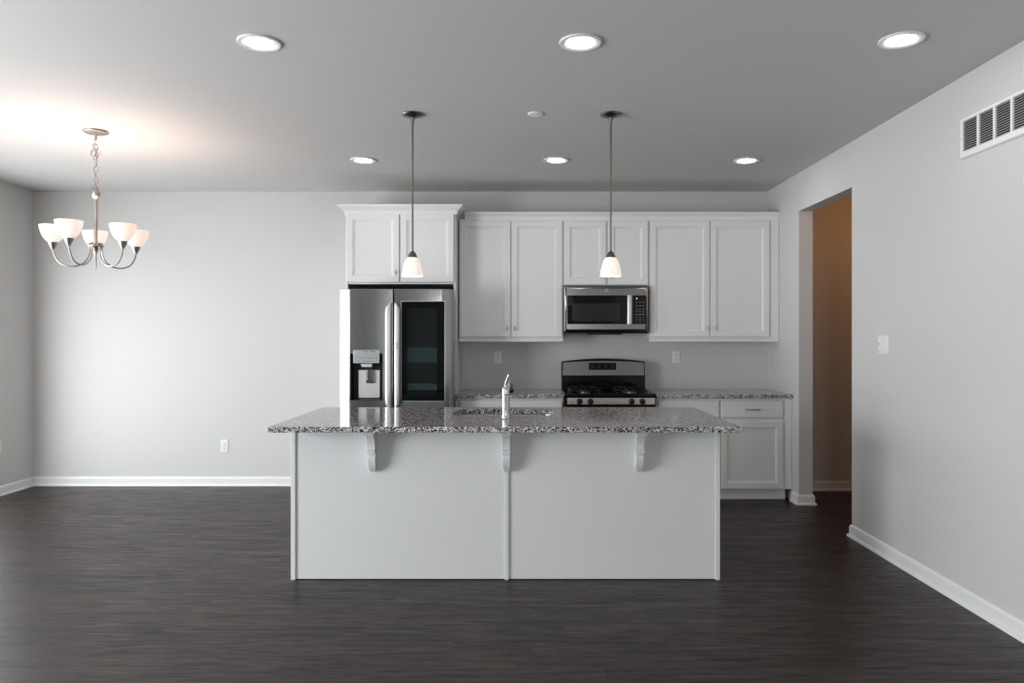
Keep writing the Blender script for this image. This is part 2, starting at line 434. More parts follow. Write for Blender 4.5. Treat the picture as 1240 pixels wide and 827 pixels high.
wall_cabinet('short white two-door wall cabinet above the microwave', xb, xc, mz, ut,
             [(X(683.2, Y_UD), X(733.9, Y_UD), mz+.005, dz1), (X(736.0, Y_UD), X(784.6, Y_UD), mz+.005, dz1)], Y_UB, Y_UD, rail=False, knob_dz=.07)
t = wall_cabinet('tall white two-door wall cabinet in the corner by the doorway wall', xc, XR-.002, ub, ut,
             [(X(787.2, Y_UD), X(859.4, Y_UD), dz0, dz1), (X(860.7, Y_UD), X(931.8, Y_UD), dz0, dz1)], Y_UB, Y_UD)
obj('filler_strip', MB().box(xd, XR-.003, Y_UB-.006, Y_UB-.0002, ub, ut, .001, 1), M['white'], t)

CR = lambda z, h, p: [(-.004, z), (.006, z), (.009, z+.10*h), (.009, z+.22*h), (.014, z+.28*h), (.30*p, z+.42*h), (.55*p, z+.56*h),
                      (.80*p, z+.74*h), (.86*p, z+.80*h), (p, z+.84*h), (p, z+h), (-.004, z+h)]
# refrigerator cabinet: two side panels, box with two doors, crown
FX0, FX1 = -1.499, -.553
t = thing('refrigerator_cabinet', 'white cabinet surround with two upper doors enclosing the refrigerator', 'cabinet', ((FX0+FX1)/2, YB, 0))
fz0, fz1 = Z(344, Y_FB), 2.470
for a, b in ((FX0, FX0+.019), (FX1-.019, FX1)):
    obj('side_panel', MB().box(a, b, Y_FB, YB-.001, .001, fz1, .0015, 1), M['white'], t)
obj('upper_box', MB().box(FX0+.020, FX1-.020, Y_FB+.003, YB-.002, fz0, fz1, .001, 1), M['white'], t)
fd0, fd1 = Z(341.4, Y_FD), Z(258.8, Y_FD)
for i, (p, q) in enumerate(((419.6, 483.2), (485.0, 549.4))):
    dr = obj('door', panel_door(X(p, Y_FD), X(q, Y_FD), fd0, fd1, Y_FD), M['white'], t, angle=20)
    tknob(X(479.2, Y_FD) if i == 0 else X(490, Y_FD), Y_FD, Z(330, Y_FD), dr)
cz = Z(259.2, 6.22)
obj('crown', MB().sweep([(FX0, YB-.002), (FX0, Y_FB), (FX1, Y_FB), (FX1, YB-.002)], CR(cz, Z(247.2, 6.21)-cz, .060)), M['trim'], t, angle=25)
cm = obj('crown_molding', MB().sweep([(FX1+.062, Y_UB+.001), (XR-.002, Y_UB+.001)], CR(Z(266.2, 6.48), Z(256.2, 6.43)-Z(266.2, 6.48), .042)), M['trim'], angle=25, loc=(.9, Y_UB, 2.42))
tag(cm, 'long white crown molding along the top of the wall cabinets over the microwave', 'molding')

# base cabinets
BZ = .868
def base_cabinet(label, x0, x1, cols, filler=None, left_end=False):
    t = thing('base_cabinet', label, 'cabinet', ((x0+x1)/2, YB, 0), 'white base cabinets')
    obj('body', MB().box(x0+.0008, x1-.0008, Y_BB, YB-.001, .098, BZ, .001, 1), M['white'], t)
    obj('toe_kick', MB().box(x0+.0008, x1-.0008-(.035 if filler else 0), Y_BB+.045, Y_BB+.06, .001, .0975), M['white'], t)
    for a, b, kind in cols:
        if 'd' in kind:
            dw = obj('drawer', slab_front(a, b, Z(506.2, Y_BD), Z(485.4, Y_BD), Y_BD), M['white'], t, angle=20)
            cx = (a+b)/2; w = .058; zz = Z(495.8, Y_BD)
            pts = [(cx-w, Y_BD, zz)]+[(cx+u*w, Y_BD-.024-.006*(1-u*u), zz) for u in (-.92, -.6, -.2, .2, .6, .92)]+[(cx+w, Y_BD, zz)]
            obj('handle', MB().tube(pts, .0052, 10), M['nickel'], dw)
        if 'o' in kind:
            dr = obj('door', panel_door(a, b, Z(592, Y_BD), Z(510.2, Y_BD), Y_BD), M['white'], t, angle=20)
            tknob(b-.03 if 'r' in kind else a+.03, Y_BD, Z(510.2, Y_BD)-.075, dr)
    if filler:
        obj('filler_strip', MB().box(filler, x1-.001, Y_BB-.012, Y_BB-.0002, .098, BZ, .001, 1), M['white'], t)
    return t
RX0, RX1 = .371, 1.141                               # range
xm = X(872, Y_BB)
base_cabinet('white base cabinet with one wide drawer between refrigerator and range', FX1+.001, RX0-.004,
             [(X(556.5, Y_BD), X(681, Y_BD), 'd'), (X(556.5, Y_BD), X(618, Y_BD), 'or'), (X(619.5, Y_BD), X(681, Y_BD), 'o')])
base_cabinet('white base cabinet standing directly right of the gas range', RX1+.004, xm, [(X(797, Y_BD), X(871, Y_BD), 'dor')])
base_cabinet('white base cabinet with bar-handled drawer at the doorway end of the counter', xm, XR-.002,
             [(X(873.2, Y_BD), X(948.6, Y_BD), 'do')], filler=X(949.4, Y_BB))
# worktops
def slab(name, label, x0, x1, y0, y1, cut=None):
    o = obj(name, MB().box(x0, x1, y0, y1, .869, .900, .004, 2), M['granite'], loc=((x0+x1)/2, (y0+y1)/2, .869), cut=cut)
    return tag(o, label, 'countertop')
slab('countertop', 'speckled granite countertop between the refrigerator and the range', FX1+.001, RX0-.003, 6.145, YB-.001)
slab('countertop', 'speckled granite countertop running from the range to the doorway wall', RX1+.003, XR-.001, 6.145, YB-.001)

# ------------------------------------------------------------------ island
IX0, IX1, IYF, IYB = X(352, 4.155), X(872, 4.155), 4.155, 5.000
t = thing('kitchen_island', 'long white kitchen island with three corbels under a granite top', 'kitchen island', ((IX0+IX1)/2, 4.6, 0))
def vpanel(p, q): return MB().box(X(p, 4.164), X(q, 4.164), 4.164, 4.182, .012, .868)
p0, p1, p2, p3 = IX0+.026, X(611.2, 4.16), X(615.9, 4.16), IX1-.026
obj('back_panel', MB().box(p0-.01, (p1+p2)/2-.001, 4.166, 4.182, .004, .868, .001, 1), M['panel'], t)
obj('back_panel', MB().box((p1+p2)/2+.001, p3+.01, 4.166, 4.182, .004, .868, .001, 1), M['panel'], t)
for a, b in ((IX0, p0), (p1, p2), (p3, IX1)):
    obj('trim_strip', MB().box(a, b, 4.155, 4.165, .001, .868, .0015, 1), M['panel'], t)
for a, b in ((IX0, IX0+.018), (IX1-.018, IX1)):
    obj('side_panel', MB().box(a, b, 4.166 if False else 4.183, IYB, .001, .868, .001, 1), M['panel'], t)
obj('cabinet_front', MB().box(IX0+.019, IX1-.019, IYB-.02, IYB, .10, .868, .001, 1).box(IX0+.019, IX1-.019, IYB-.08, IYB-.065, .001, .10), M['panel'], t)
def corbel(cx):
    W2 = .0215; q = 4.1655
    def side(p): return [(q-d, z) for d, z in p]
    m = MB().prism(side([(0, .652), (.052, .652), (.058, .662), (.066, .685), (.069, .703), (.066, .718), (.055, .733), (0, .733)]), 'X', cx-W2, cx+W2, .0015, 1)
    m.box(cx-W2-.002, cx+W2+.002, q-.092, q, .7345, .7500, .0015, 1)
    cove = [(.076+.052*(1-cos(i*pi/16)), .752+.082*sin(i*pi/16)) for i in range(9)]
    m.prism(side([(0, .7505), (.076, .7505)]+cove+[(0, .834)]), 'X', cx-W2, cx+W2, .0015, 1)
    def blk(w, d, z): return [(cx-w, q-d, z), (cx+w, q-d, z), (cx+w, q, z), (cx-w, q, z)]
    m.loft([blk(.0115, .020, .620), blk(.0135, .030, .624), blk(.0180, .044, .642), blk(.0205, .050, .6515)])
    m.loft([blk(.0225, .130, .8345), blk(.0235, .132, .842), blk(.0275, .140, .8425), blk(.0285, .143, .850), blk(.0315, .150, .8565), blk(.0315, .150, .8685)])
    return m
for px in (452, 613.4, 773.2):
    obj('corbel', corbel(X(px, 4.15)), M['panel'], t)
CX0, CX1, CY0, CY1 = -1.362, 1.196, 3.934, 5.037
SX0, SX1, SY0, SY1 = -.425, .215, 4.505, 4.905
def rrect(x0, x1, y0, y1, r, n=6):
    p = []
    for cx, cy, a0 in ((x1-r, y0+r, -90), (x1-r, y1-r, 0), (x0+r, y1-r, 90), (x0+r, y0+r, 180)):
        for i in range(n+1):
            a = R(a0+90*i/n); p.append((cx+r*cos(a), cy+r*sin(a)))
    return p
slab('countertop', 'long speckled granite top on the kitchen island with a sink cutout', CX0, CX1, CY0, CY1,
     cut=[MB().prism(rrect(SX0, SX1, SY0, SY1, .07), 'Z', .80, .95)])
t = thing('kitchen_sink', 'undermount stainless sink set into the granite island top', 'sink', ((SX0+SX1)/2, (SY0+SY1)/2, .66))
def ring(i, z, r): return [(x, y, z) for x, y in rrect(SX0-.004+i, SX1+.004-i, SY0-.004+i, SY1+.004-i, r)]
rs = [ring(-.02, .8686, .09), ring(0, .8684, .074), ring(.004, .850, .072), ring(.012, .70, .07), ring(.03, .672, .06), ring(.09, .668, .04), ring(.15, .666, .02)]
ot = [ring(.15, .660, .02), ring(.03, .664, .07), ring(.006, .70, .07), ring(-.004, .850, .08), ring(-.02, .862, .09)]
obj('basin', MB().loft(rs+ot+[rs[0]], False, False), M['steelh'], t)
obj('drain', MB().lathe([(0, .672), (.02, .670), (.032, .674), (.042, .673), (.043, .668)], ((SX0+SX1)/2, (SY0+SY1)/2, 0), 24), M['chrome'], t)
# faucet
fx, fy = -.087, 4.405
t = thing('kitchen_faucet', 'chrome single-lever faucet standing at the island sink', 'faucet', (fx, fy, .900))
obj('body', MB().lathe([(0, .9005), (.027, .9005), (.027, .906), (.0245, .910), (.0235, .93), (.0235, 1.035), (.025, 1.040), (.025, 1.048), (.0235, 1.052),
                        (.0235, 1.068), (.021, 1.080), (.014, 1.090), (0, 1.094)], (fx, fy, 0), 28), M['chrome'], t)
sp = [(fx+.004, fy+.01, 1.03), (fx+.010, fy+.06, 1.075), (fx+.016, fy+.12, 1.095), (fx+.022, fy+.18, 1.085), (fx+.026, fy+.215, 1.06)]
so = obj('spout', MB().tube(sp, [.017, .016, .015, .016, .018], 16), M['chrome'], t)
obj('spray_tip', MB().tube([(fx+.026, fy+.214, 1.061), (fx+.028, fy+.232, 1.040)], [.0185, .0175], 16), M['black'], so)
obj('lever', MB().tube([(fx-.002, fy, 1.088), (fx+.001, fy-.006, 1.110), (fx+.008, fy-.014, 1.135), (fx+.018, fy-.020, 1.158)], [.009, .0060, .0050, .0045], 12)
    .tube([(fx-.004, fy+.004, 1.085), (fx-.012, fy+.010, 1.06)], .006, 8), M['chrome'], t)
obj('side_button', MB().tube([(fx+.022, fy+.004, 1.055), (fx+.036, fy+.006, 1.058)], [.010, .009], 14), M['black'], t)

# ------------------------------------------------------------------ refrigerator
YF = 5.930
t = thing('refrigerator', 'stainless french-door refrigerator with dark glass panel and water dispenser', 'refrigerator', (-1.026, 6.3, 0))
obj('case', MB().box(-1.474, -.578, 6.045, YB-.03, .02, 1.745, .004, 1).box(-1.470, -.582, 6.28, YB-.03, 1.744, 1.812, .004, 1), M['gap_shade'], t)  # upper rear box added in near-black as the shade of the gap
obj('foot', MB().box(-1.46, -.59, 6.06, 6.12, .001, .0195), M['black'], t)
def door_prof(x0, x1, side):
    """plan of a bowed door; side -1 has its rolled edge at x0, +1 at x1"""
    n = 22; w = x1-x0; pts = []
    for i in range(n+1):
        u = i/n; d = u*w if side < 0 else (1-u)*w
        y = YF+.010*((.5-u)*2*side*-1 if False else 0)
        if d < .075:
            q = (.075-d)/.075; y += .075*(.30*q+.27*q*q)
        pts.append((x0+u*w, y+.006*(2*u-1)**2))
    b = 6.035
    return pts+[(x1, b), (x0, b)]
LX0, LX1, RXa, RXb = X(410, YF), X(475.4, YF), X(477.2, YF), X(548.6, YF)
Dx0, Dx1, Dz0, Dz1 = X(424, YF), X(463.4, YF), Z(485, YF), Z(428, YF)
ld = obj('left_door', MB().prism(door_prof(LX0, LX1, -1), 'Z', .735, 1.774, .003, 2), M['steel'], t,
         cut=[MB().box(Dx0, Dx1, YF-.2, YF+.085, Dz0, Dz1)])
ds = obj('water_dispenser', MB().loft([rect(Dx0+.0005, Dx1-.0005, Dz0+.0005, Dz1-.0005, i, y) for i, y in ((0, YF-.0005), (.005, YF-.001), (.006, YF+.02), (.012, YF+.083))], False, True), M['black'], t)
cx0, cx1 = X(428, YF-.01), X(459.6, YF-.01)
obj('control_panel', MB().box(cx0, cx1, YF-.014, YF+.02, Z(440, YF-.01), Z(423.6, YF-.01), .003, 2), mat('panel_steel', (.44, .45, .45), .34, 1), ds)
y = YF-.0144
for z, ws in ((Z(425.8, y), ((442.5, 2.2), (451.5, 3.2))), (Z(433.6, y), ((431.5, 1.3), (436.5, 1.5), (441.5, .9), (446.5, 1.4), (451, 1.4), (456, .9))),
              (Z(437.4, y), ((431, 1), (435, 1), (441, 1.2), (445.5, 1.2), (450, .8)))):
    for px, w in ws: obj('touch_icon', MB().box(X(px-w, y), X(px+w, y), y, y+.0006, z-.0022, z+.0022), M['darkmark'], ds)
obj('back_plate', MB().box(X(434, YF+.07), X(460, YF+.07), YF+.070, YF+.0805, Dz0+.014, Z(448, YF+.06), .004, 2), M['satin'], ds)
obj('nozzle', MB().prism([(X(436.6, YF), Z(440.6, YF)), (X(451.2, YF), Z(440.6, YF)), (X(450, YF), Z(444.6, YF)), (X(438, YF), Z(444.6, YF))], 'Y', YF+.002, YF+.060, .003, 2), M['satin'], ds)
obj('paddle', MB().box(X(442.6, YF+.05), X(453.2, YF+.05), YF+.046, YF+.060, Z(464, YF+.05), Z(449, YF+.05), .004, 2)
    .box(X(444.4, YF+.05), X(451.6, YF+.05), YF+.040, YF+.047, Z(460.8, YF+.05), Z(447, YF+.05), .003, 2), M['steelh'], ds)
# right door with the dark viewing panel
gx0, gx1, gz0, gz1 = X(486.4, YF), X(538.4, YF), Z(485.4, YF), Z(365.2, YF)
vx0, vx1, vz0, vz1 = X(492.3, YF), X(529.3, YF), Z(479, YF), Z(372.5, YF)
rd = obj('right_door', MB().prism(door_prof(RXa, RXb, 1), 'Z', .735, 1.774, .003, 2), M['steel'], t,
         cut=[MB().box(gx0, gx1, YF-.2, YF+.080, gz0, gz1)])
obj('panel_frame', MB().loft([rect(gx0-.006, gx1+.006, gz0-.006, gz1+.006, i, yy) for i, yy in ((0, YF+.003), (.001, YF-.0045), (.005, YF-.005), (.007, YF-.001), (.008, YF+.004))], False, False), M['satin'], rd)
gp = obj('glass_panel', MB().box(gx0+.0008, gx1-.0008, YF-.001, YF+.074, gz0+.0008, gz1-.0008, .001, 1), M['blackglass'], t,
         cut=[MB().box(vx0, vx1, YF-.1, YF+.068, vz0, vz1)])
obj('viewing_window', MB().box(vx0+.0004, vx1-.0004, YF-.0006, YF+.004, vz0+.0004, vz1-.0004), M['smoked'], gp)
obj('liner', MB().box(vx0+.0005, vx1-.0005, YF+.062, YF+.0676, vz0+.0005, vz1-.0005), M['liner'], gp)
obj('teal_band', MB().box(vx0+.002, vx1-.002, YF+.030, YF+.060, Z(439.2, YF), Z(429, YF), .004, 2).box(vx0+.002, vx1-.002, YF+.034, YF+.060, Z(429.2, YF), Z(421, YF), .002, 1), M['bin'], gp)  # pale teal bands set behind the viewing window
obj('teal_band', MB().box(vx0+.002, vx1-.002, YF+.030, YF+.060, Z(473, YF), Z(465, YF), .004, 2), M['bin'], gp)
lg = MB(); add_text(lg, 'InstaView', .0085, X(531.5, YF), YF-.0012, Z(358.4, YF))
lg.bm.verts.ensure_lookup_table()
obj('lettering', lg, M['mark'], rd)
def handle(x0, x1, z0, z1, side):
    w = x1-x0; n = 20; pts = []
    R_ = []
    for i in range(n+1):
        u = i/n; z = z0+(z1-z0)*u; e = min(u, 1-u)*(z1-z0)
        k = min(1, e/.035); inset = (1-math.sqrt(max(0, 1-(1-k)**2)))*w*.75
        a, b = (x0+inset, x1) if side < 0 else (x0, x1-inset)
        yo = YF-.052-.008*(1-(2*u-1)**2)
        R_.append([(a, yo+.006, z), (a+.25*(b-a), yo, z), (b-.25*(b-a), yo, z), (b, yo+.006, z), (b, yo+.020, z), (a, yo+.020, z)])
    m = MB().loft(R_)
    c = (x0+x1)/2
    for z in (z0+.06, z1-.06): m.box(c-.010, c+.010, YF-.040, YF+.003, z-.02, z+.02, .003, 2)
    return m
hy = YF-.055
hl1 = obj('handle', handle(X(466.4, hy), X(473.3, hy), .80, Z(366.5, hy), -1), M['satin'], t)
hr1 = obj('handle', handle(X(477.6, hy), X(483.4, hy), .80, Z(366.5, hy), 1), M['satin'], t)
y = YF-.0606
for z in (Z(416, hy), Z(418, hy), Z(421, hy)): obj('printed_mark', MB().box(X(479.3, hy), X(482, hy), y-.0003, y+.0004, z-.0035, z+.0035), M['darkmark'], hr1)
fd = obj('freezer_drawer', MB().prism([(LX0, 6.00), (LX0+.02, 5.955), (LX0+.075, 5.935), (-1.0, YF), (RXb-.075, 5.935), (RXb-.02, 5.955), (RXb, 6.00), (RXb, 6.035), (LX0, 6.035)], 'Z', .06, .725, .003, 2), M['steel'], t)
obj('handle', MB().tube([(-1.38, YF, .66), (-1.38, YF-.05, .66), (-1.0, YF-.058, .66), (-.66, YF-.05, .66), (-.66, YF, .66)], .012, 12), M['satin'], fd)

# ------------------------------------------------------------------ gas range
t = thing('gas_range', 'black and stainless gas range with arched backguard and four knobs', 'range', ((RX0+RX1)/2, 6.45, 0))
YG = 6.125
obj('body', MB().box(RX0, RX1, YG+.035, 6.74, .03, .880, .003, 1).box(RX0+.03, RX1-.03, YG+.08, 6.7, .001, .031), M['enamel'], t)
obj('cooktop', MB().loft([[(x, y, z) for x, y in rrect(RX0-.003+i, RX1+.003-i, YG+i*.6, 6.755-i*.6, .012, 3)] for i, z in
    ((.004, .881), (0, .886), (0, .902), (.006, .909), (.018, .910), (.028, .904), (.04, .901))]), M['enamel'], t)
ob = obj('control_board', MB().box(RX0+.001, RX1-.001, YG-.004, YG+.034, Z(491.6, YG), .880, .004, 2), M['enamel'], t)
zz0, zz1 = Z(489.6, YG), Z(481.8, YG)
obj('steel_strip', MB().box(X(686.8, YG), X(793, YG), YG-.010, YG-.0035, zz0, zz1, .002, 2), mat('steel_warm_reflection', (.60, .55, .49), .28, 1, bump=.05, bscale=30, stretch=(.5, 40, 40)), ob)  # lighter, warmer colour paints in the warm reflection on the strip
for px in (701.8, 715.0, 764.9, 777.8):
    k = obj('knob', MB().lathe([(0, -.040), (.015, -.040), (.0185, -.037), (.020, -.014), (.0245, -.010), (.0255, 0), (0, 0)], (X(px, YG), YG-.0102, Z(486, YG)), 24, 'Y'), M['black'], t)
    obj('grip', MB().box(X(px, YG)-.004, X(px, YG)+.004, YG-.058, YG-.0495, Z(486, YG)-.017, Z(486, YG)+.017, .002, 2), M['black'], k)
od = obj('oven_door', MB().box(RX0+.004, RX1-.004, YG-.012, YG+.034, .235, Z(491.6, YG)-.006, .006, 2), M['steelh'], t)
obj('oven_window', MB().box(RX0+.09, RX1-.09, YG-.0165, YG-.0118, .32, .64, .002, 1), M['blackglass'], od)
obj('oven_handle', MB().tube([(RX0+.06, YG-.012, .735), (RX0+.06, YG-.055, .735), (RX1-.06, YG-.055, .735), (RX1-.06, YG-.012, .735)], .012, 12), M['satin'], od)
obj('storage_drawer', MB().box(RX0+.004, RX1-.004, YG-.008, YG+.034, .05, .225, .006, 2), M['steelh'], t)
# backguard
by = 6.640
TILT = R(-8)
def lean(m):
    bmesh.ops.rotate(m.bm, verts=m.bm.verts, cent=(0, by, 1.034), matrix=Matrix.Rotation(TILT, 3, 'X')); return m
gx = (RX0+RX1)/2
def arch(x0, x1, z0, zs, zc, n=24):
    p = [(x0, z0)]
    for i in range(n+1):
        u = i/n; p.append((x0+(x1-x0)*u, zs+(zc-zs)*(1-(2*u-1)**2)))
    return p+[(x1, z0)]
bg = obj('backguard', lean(MB().prism(arch(RX0+.005, RX1-.005, 1.030, 1.164, 1.190), 'Y', by, 6.735, .006, 2)).box(RX0+.005, RX1-.005, by, 6.738, .905, 1.036, .003, 2), M['enamel'], t)
obj('steel_face', lean(MB().prism(arch(RX0+.016, RX1-.016, 1.034, 1.152, 1.168), 'Y', by-.014, by-.0002, .003, 2)), M['steelh'], bg)
dx0, dx1, dq0, dq1 = X(713, by), X(746, by), Z(448, by), Z(439.5, by)
dp = obj('display', lean(MB().box(dx0, dx1, by-.018, by-.0138, dq0, dq1, .002, 1)), M['blackglass'], t)
for i in range(4):
    for j in range(2):
        xx = dx0+.03+i*(dx1-dx0-.06)/3; z = dq0+.020+j*.022
        obj('touch_icon', lean(MB().box(xx-.010, xx+.010, by-.0186, by-.0179, z-.0022, z+.0022)), M['darkmark'], dp)
for bx, by_ in ((RX0+.185, 6.30), (RX0+.185, 6.53), (RX1-.185, 6.30), (RX1-.185, 6.53)):
    b = obj('burner', MB().lathe([(0, .901), (.052, .901), (.050, .910), (.044, .914), (.044, .918), (0, .918)], (bx, by_, 0), 24), M['alu'], t)
    obj('burner_cap', MB().lathe([(0, .9182), (.040, .9182), (.042, .921), (.040, .926), (.034, .928), (0, .928)], (bx, by_, 0), 24), M['iron'], b)
for cx in (RX0+.185, RX1-.185):
    g = MB(); y0, y1, w, zt = 6.185, 6.630, .125, .944
    base = [(x, y, .930) for x, y in rrect(cx-w, cx+w, y0, y1, .06, 5)]
    g.tube(base, .0065, 8, True)
    for yy in ((y0+y1)/2,): g.tube([(cx-w, yy, .930), (cx+w, yy, .930)], .0065, 8)
    for yc in (6.30, 6.53):
        for dx, dy in ((1, 0), (-1, 0)):
            g.tube([(cx+dx*w, yc, .930), (cx+dx*(w-.02), yc, zt), (cx+dx*.05, yc, zt+.002), (cx+dx*.024, yc, zt-.004)], [.006, .006, .006, .004], 8)
        for s_ in (1, -1):
            e = {(6.30, 1): (y0+y1)/2, (6.30, -1): y0, (6.53, 1): y1, (6.53, -1): (y0+y1)/2}[(yc, s_)]
            g.tube([(cx, e, .930), (cx, e-s_*.02, zt), (cx, yc+s_*.045, zt+.002), (cx, yc+s_*.024, zt-.004)], [.006, .006, .006, .004], 8)
    for sx in (-1, 1):
        for yy in (y0+.05, (y0+y1)/2, y1-.05): g.tube([(cx+sx*w, yy, .9005), (cx+sx*w, yy, .930)], .006, 8)
    obj('grate', g, M['iron'], t)

# ------------------------------------------------------------------ microwave
YM = 6.405
t = thing('microwave', 'stainless over-the-range microwave under the short wall cabinet', 'microwave', (.757, YB, 1.42))
MX0, MX1, MZ0, MZ1 = X(682.6, YM), X(785.4, YM), Z(402.4, YM), Z(346.2, YM)
obj('case', MB().box(MX0+.002, MX1-.002, YM+.03, YB-.002, MZ0+.004, MZ1, .003, 1), M['black'], t)
fr = obj('front_frame', MB().loft([rect(MX0, MX1, MZ0, MZ1, i, y) for i, y in ((0, YM+.0295), (0, YM+.020), (.004, YM+.014), (.024, YM+.001), (.030, YM))]), M['steelh'], t)
qx0, qx1, qz0, qz1 = X(687, YM), X(759.8, YM), Z(392.4, YM), Z(357.6, YM)
dw = obj('door_glass', MB().box(qx0, qx1, YM-.006, YM+.0005, qz0, qz1, .002, 1), M['blackglass'], t)
obj('window_mesh', MB().box(X(692.6, YM), X(751, YM), YM-.0066, YM-.0059, Z(389, YM), Z(367.5, YM)), mat('screened_glass', (.016, .017, .018), .12, spec=.35), dw)
obj('handle', MB().loft([[(x0_, y_, z_) for x0_, y_ in ((X(759.6, YM), YM-.0005), (X(759.6, YM), YM-.024-b_), (X(760.8, YM), YM-.030-b_), (X(763.8, YM), YM-.030-b_), (X(765, YM), YM-.024-b_), (X(765, YM), YM-.0005))]
                          for z_, b_ in ((qz0-.002, -.004), (qz0+.03, 0), ((qz0+qz1)/2, .004), (qz1-.03, 0), (qz1+.002, -.004))]), M['satin'], t)
cp = obj('control_panel', MB().box(X(765.2, YM), X(783.2, YM), YM-.006, YM+.0005, qz0, qz1, .002, 1), M['blackglass'], t)
yy = YM-.0064
cxs = [X(p, YM) for p in (770.9, 774.9, 778.8)]
for py, w in ((366.2, .6), (370.4, 1.0), (374.4, .7), (377.2, .7), (380.6, 1.0)):
    for c in cxs: obj('key', MB().box(c-w/135, c+w/135, yy-.0003, yy+.0005, Z(py, YM)-.0016, Z(py, YM)+.0016), M['mark'], cp)
for r_, py in enumerate((382, 384.6, 387.2, 389.8)):
    for c_, c in enumerate(cxs):
        k = MB(); add_text(k, [['1','2','3'],['4','5','6'],['7','8','9'],['-','0','+']][r_][c_], .011, c, yy, Z(py, YM)); obj('key', k, M['mark'], cp)
k = MB(); add_text(k, ':', .022, X(770.6, YM), yy, Z(361.6, YM)); k.box(X(770.3, YM), X(771.4, YM), yy-.0004, yy+.0004, Z(362.4, YM), Z(360.6, YM))
obj('clock_digit', k, M['clock'], cp)
k = MB(); lx, lz = X(734.4, YM), Z(351.6, YM)
k.tube([(lx+.0150*cos(a*pi/14), YM-.0006, lz+.0150*sin(a*pi/14)) for a in range(28)], .0012, 6, True)
add_text(k, 'GE', .017, lx, YM-.0009, lz)
obj('emblem', k, M['mark'], fr)
obj('vent_grille', MB().box(MX0+.004, MX1-.004, YM+.012, YM+.029, MZ0-.010, MZ0-.0005, .002, 1).box(X(714, YM), X(754, YM), YM+.008, YM+.30, MZ0-.020, MZ0-.010, .003, 1)
    .box(MX0+.006, MX1-.006, YM+.031, YM+.34, MZ0-.009, MZ0+.0035, .002, 1), M['black'], t)

# ------------------------------------------------------------------ lights on the ceiling
def downlight(label, x, y):
    t = thing('recessed_light', label, 'ceiling light', (x, y, H), 'recessed ceiling lights')
    obj('trim_ring', MB().lathe([(.096, H-.0002), (.097, H-.005), (.0945, H-.0085), (.090, H-.0092), (.070, H-.0072), (.065, H-.0035), (.064, H-.0002)], (x, y, 0), 48), M['trim'], t)
    obj('lens', MB().lathe([(0, H-.0095), (.043, H-.0085), (.046, H-.0095), (.056, H-.0080), (.063, H-.0042), (.063, H-.0006), (0, H-.0006)], (x, y, 0), 40), M['lens'], t)
    return t
xs = (-1.200, .276, 1.735)
d0 = downlight('lit recessed ceiling light at left of the large front row of three', xs[0], 3.355)
for x, y, lb in ((xs[1], 3.352, 'lit recessed ceiling light in the middle of the large front row'),
                 (xs[2], 3.325, 'lit recessed ceiling light of the front row nearest the wall vent'),
                 (xs[0], 5.585, 'small-looking lit recessed ceiling light above the refrigerator doors'),
                 (xs[1], 5.585, 'small-looking lit recessed ceiling light between the two pendants, above the left wall cabinet'),
                 (xs[2], 5.60, 'small-looking lit recessed ceiling light above the corner wall cabinet')):
    dup(d0, (x, y, H), lb)
WARM = (1, .80, .66)
def pendant(label, x, y):
    t = thing('pendant_light', label, 'pendant light', (x, y, H), 'island pendants')
    s_ = 1.754                                            # lower rim of the glass
    obj('canopy', MB().lathe([(0, H-.0005), (.064, H-.0005), (.066, H-.004), (.062, H-.010), (.040, H-.017), (.014, H-.022), (.011, H-.040), (.008, H-.060), (0, H-.060)], (x, y, 0), 36), M['bronze'], t)
    obj('rod', MB().tube([(x, y, H-.058), (x, y, s_+.148)], .0056, 12), M['bronze'], t)
    obj('socket_cap', MB().lathe([(0, s_+.154), (.007, s_+.153), (.016, s_+.145), (.025, s_+.128), (.030, s_+.112), (.028, s_+.110), (0, s_+.118)], (x, y, 0), 28), M['bronze'], t)
    pr = [(.026, s_+.116), (.034, s_+.110), (.046, s_+.090), (.055, s_+.062), (.0615, s_+.030), (.0645, s_)]
    sh = obj('glass_shade', MB().lathe(pr+[(r-.003, z) for r, z in pr[::-1]]+[pr[0]], (x, y, 0), 36), M['pshade'], t)
    bulb(t, (x, y, s_+.045), PBULB, WARM, .022)
    return t
p0 = pendant('lit marbled glass pendant over the island in front of the refrigerator cabinet', X(499.6, 4.44), 4.44)
dup(p0, (X(739.6, 4.44), 4.44, H), 'lit marbled glass pendant over the island in front of the microwave')
o = obj('ceiling_cover', MB().lathe([(0, H-.009), (.030, H-.009), (.043, H-.007), (.047, H-.003), (.047, H-.0003), (0, H-.0003)], (0, 0, 0), 36), M['plastic'], loc=(0, 0, H))
o.location = (X(648.4, 4.43), 4.43, H)
tag(o, 'small flat white round cover plate on the ceiling between the pendants', 'ceiling plate')

# chandelier
hx, hy = -2.795, 4.807
t = thing('chandelier', 'five-arm brushed nickel chandelier with frosted glass bowl shades', 'chandelier', (hx, hy, H))
obj('canopy', MB().lathe([(0, H-.0005), (.074, H-.0005), (.077, H-.004), (.074, H-.010), (.055, H-.018), (.020, H-.024), (.008, H-.030), (.008, H-.060), (0, H-.062)], (hx, hy, 0), 36), M['nickel'], t)
ch = MB()
def link(c, rx, rz, ang, r=.0024, tilt=0):
    c = Vector(c); pts = []
    for i in range(20):
        a = 2*pi*i/20; u, w = rx*cos(a), rz*sin(a)
        w2 = w*cos(tilt); v2 = w*sin(tilt)
        pts.append(c+Vector((u*cos(ang)-v2*sin(ang), u*sin(ang)+v2*cos(ang), w2)))
    ch.tube(pts, r, 6, True)
z = 2.378; i = 0
while z < 2.66:
    link((hx+.004*sin(i*2.1), hy, z), .0105, .0225, (0.35 if i % 2 else 1.95), tilt=.08*sin(i))
    z += .036; i += 1
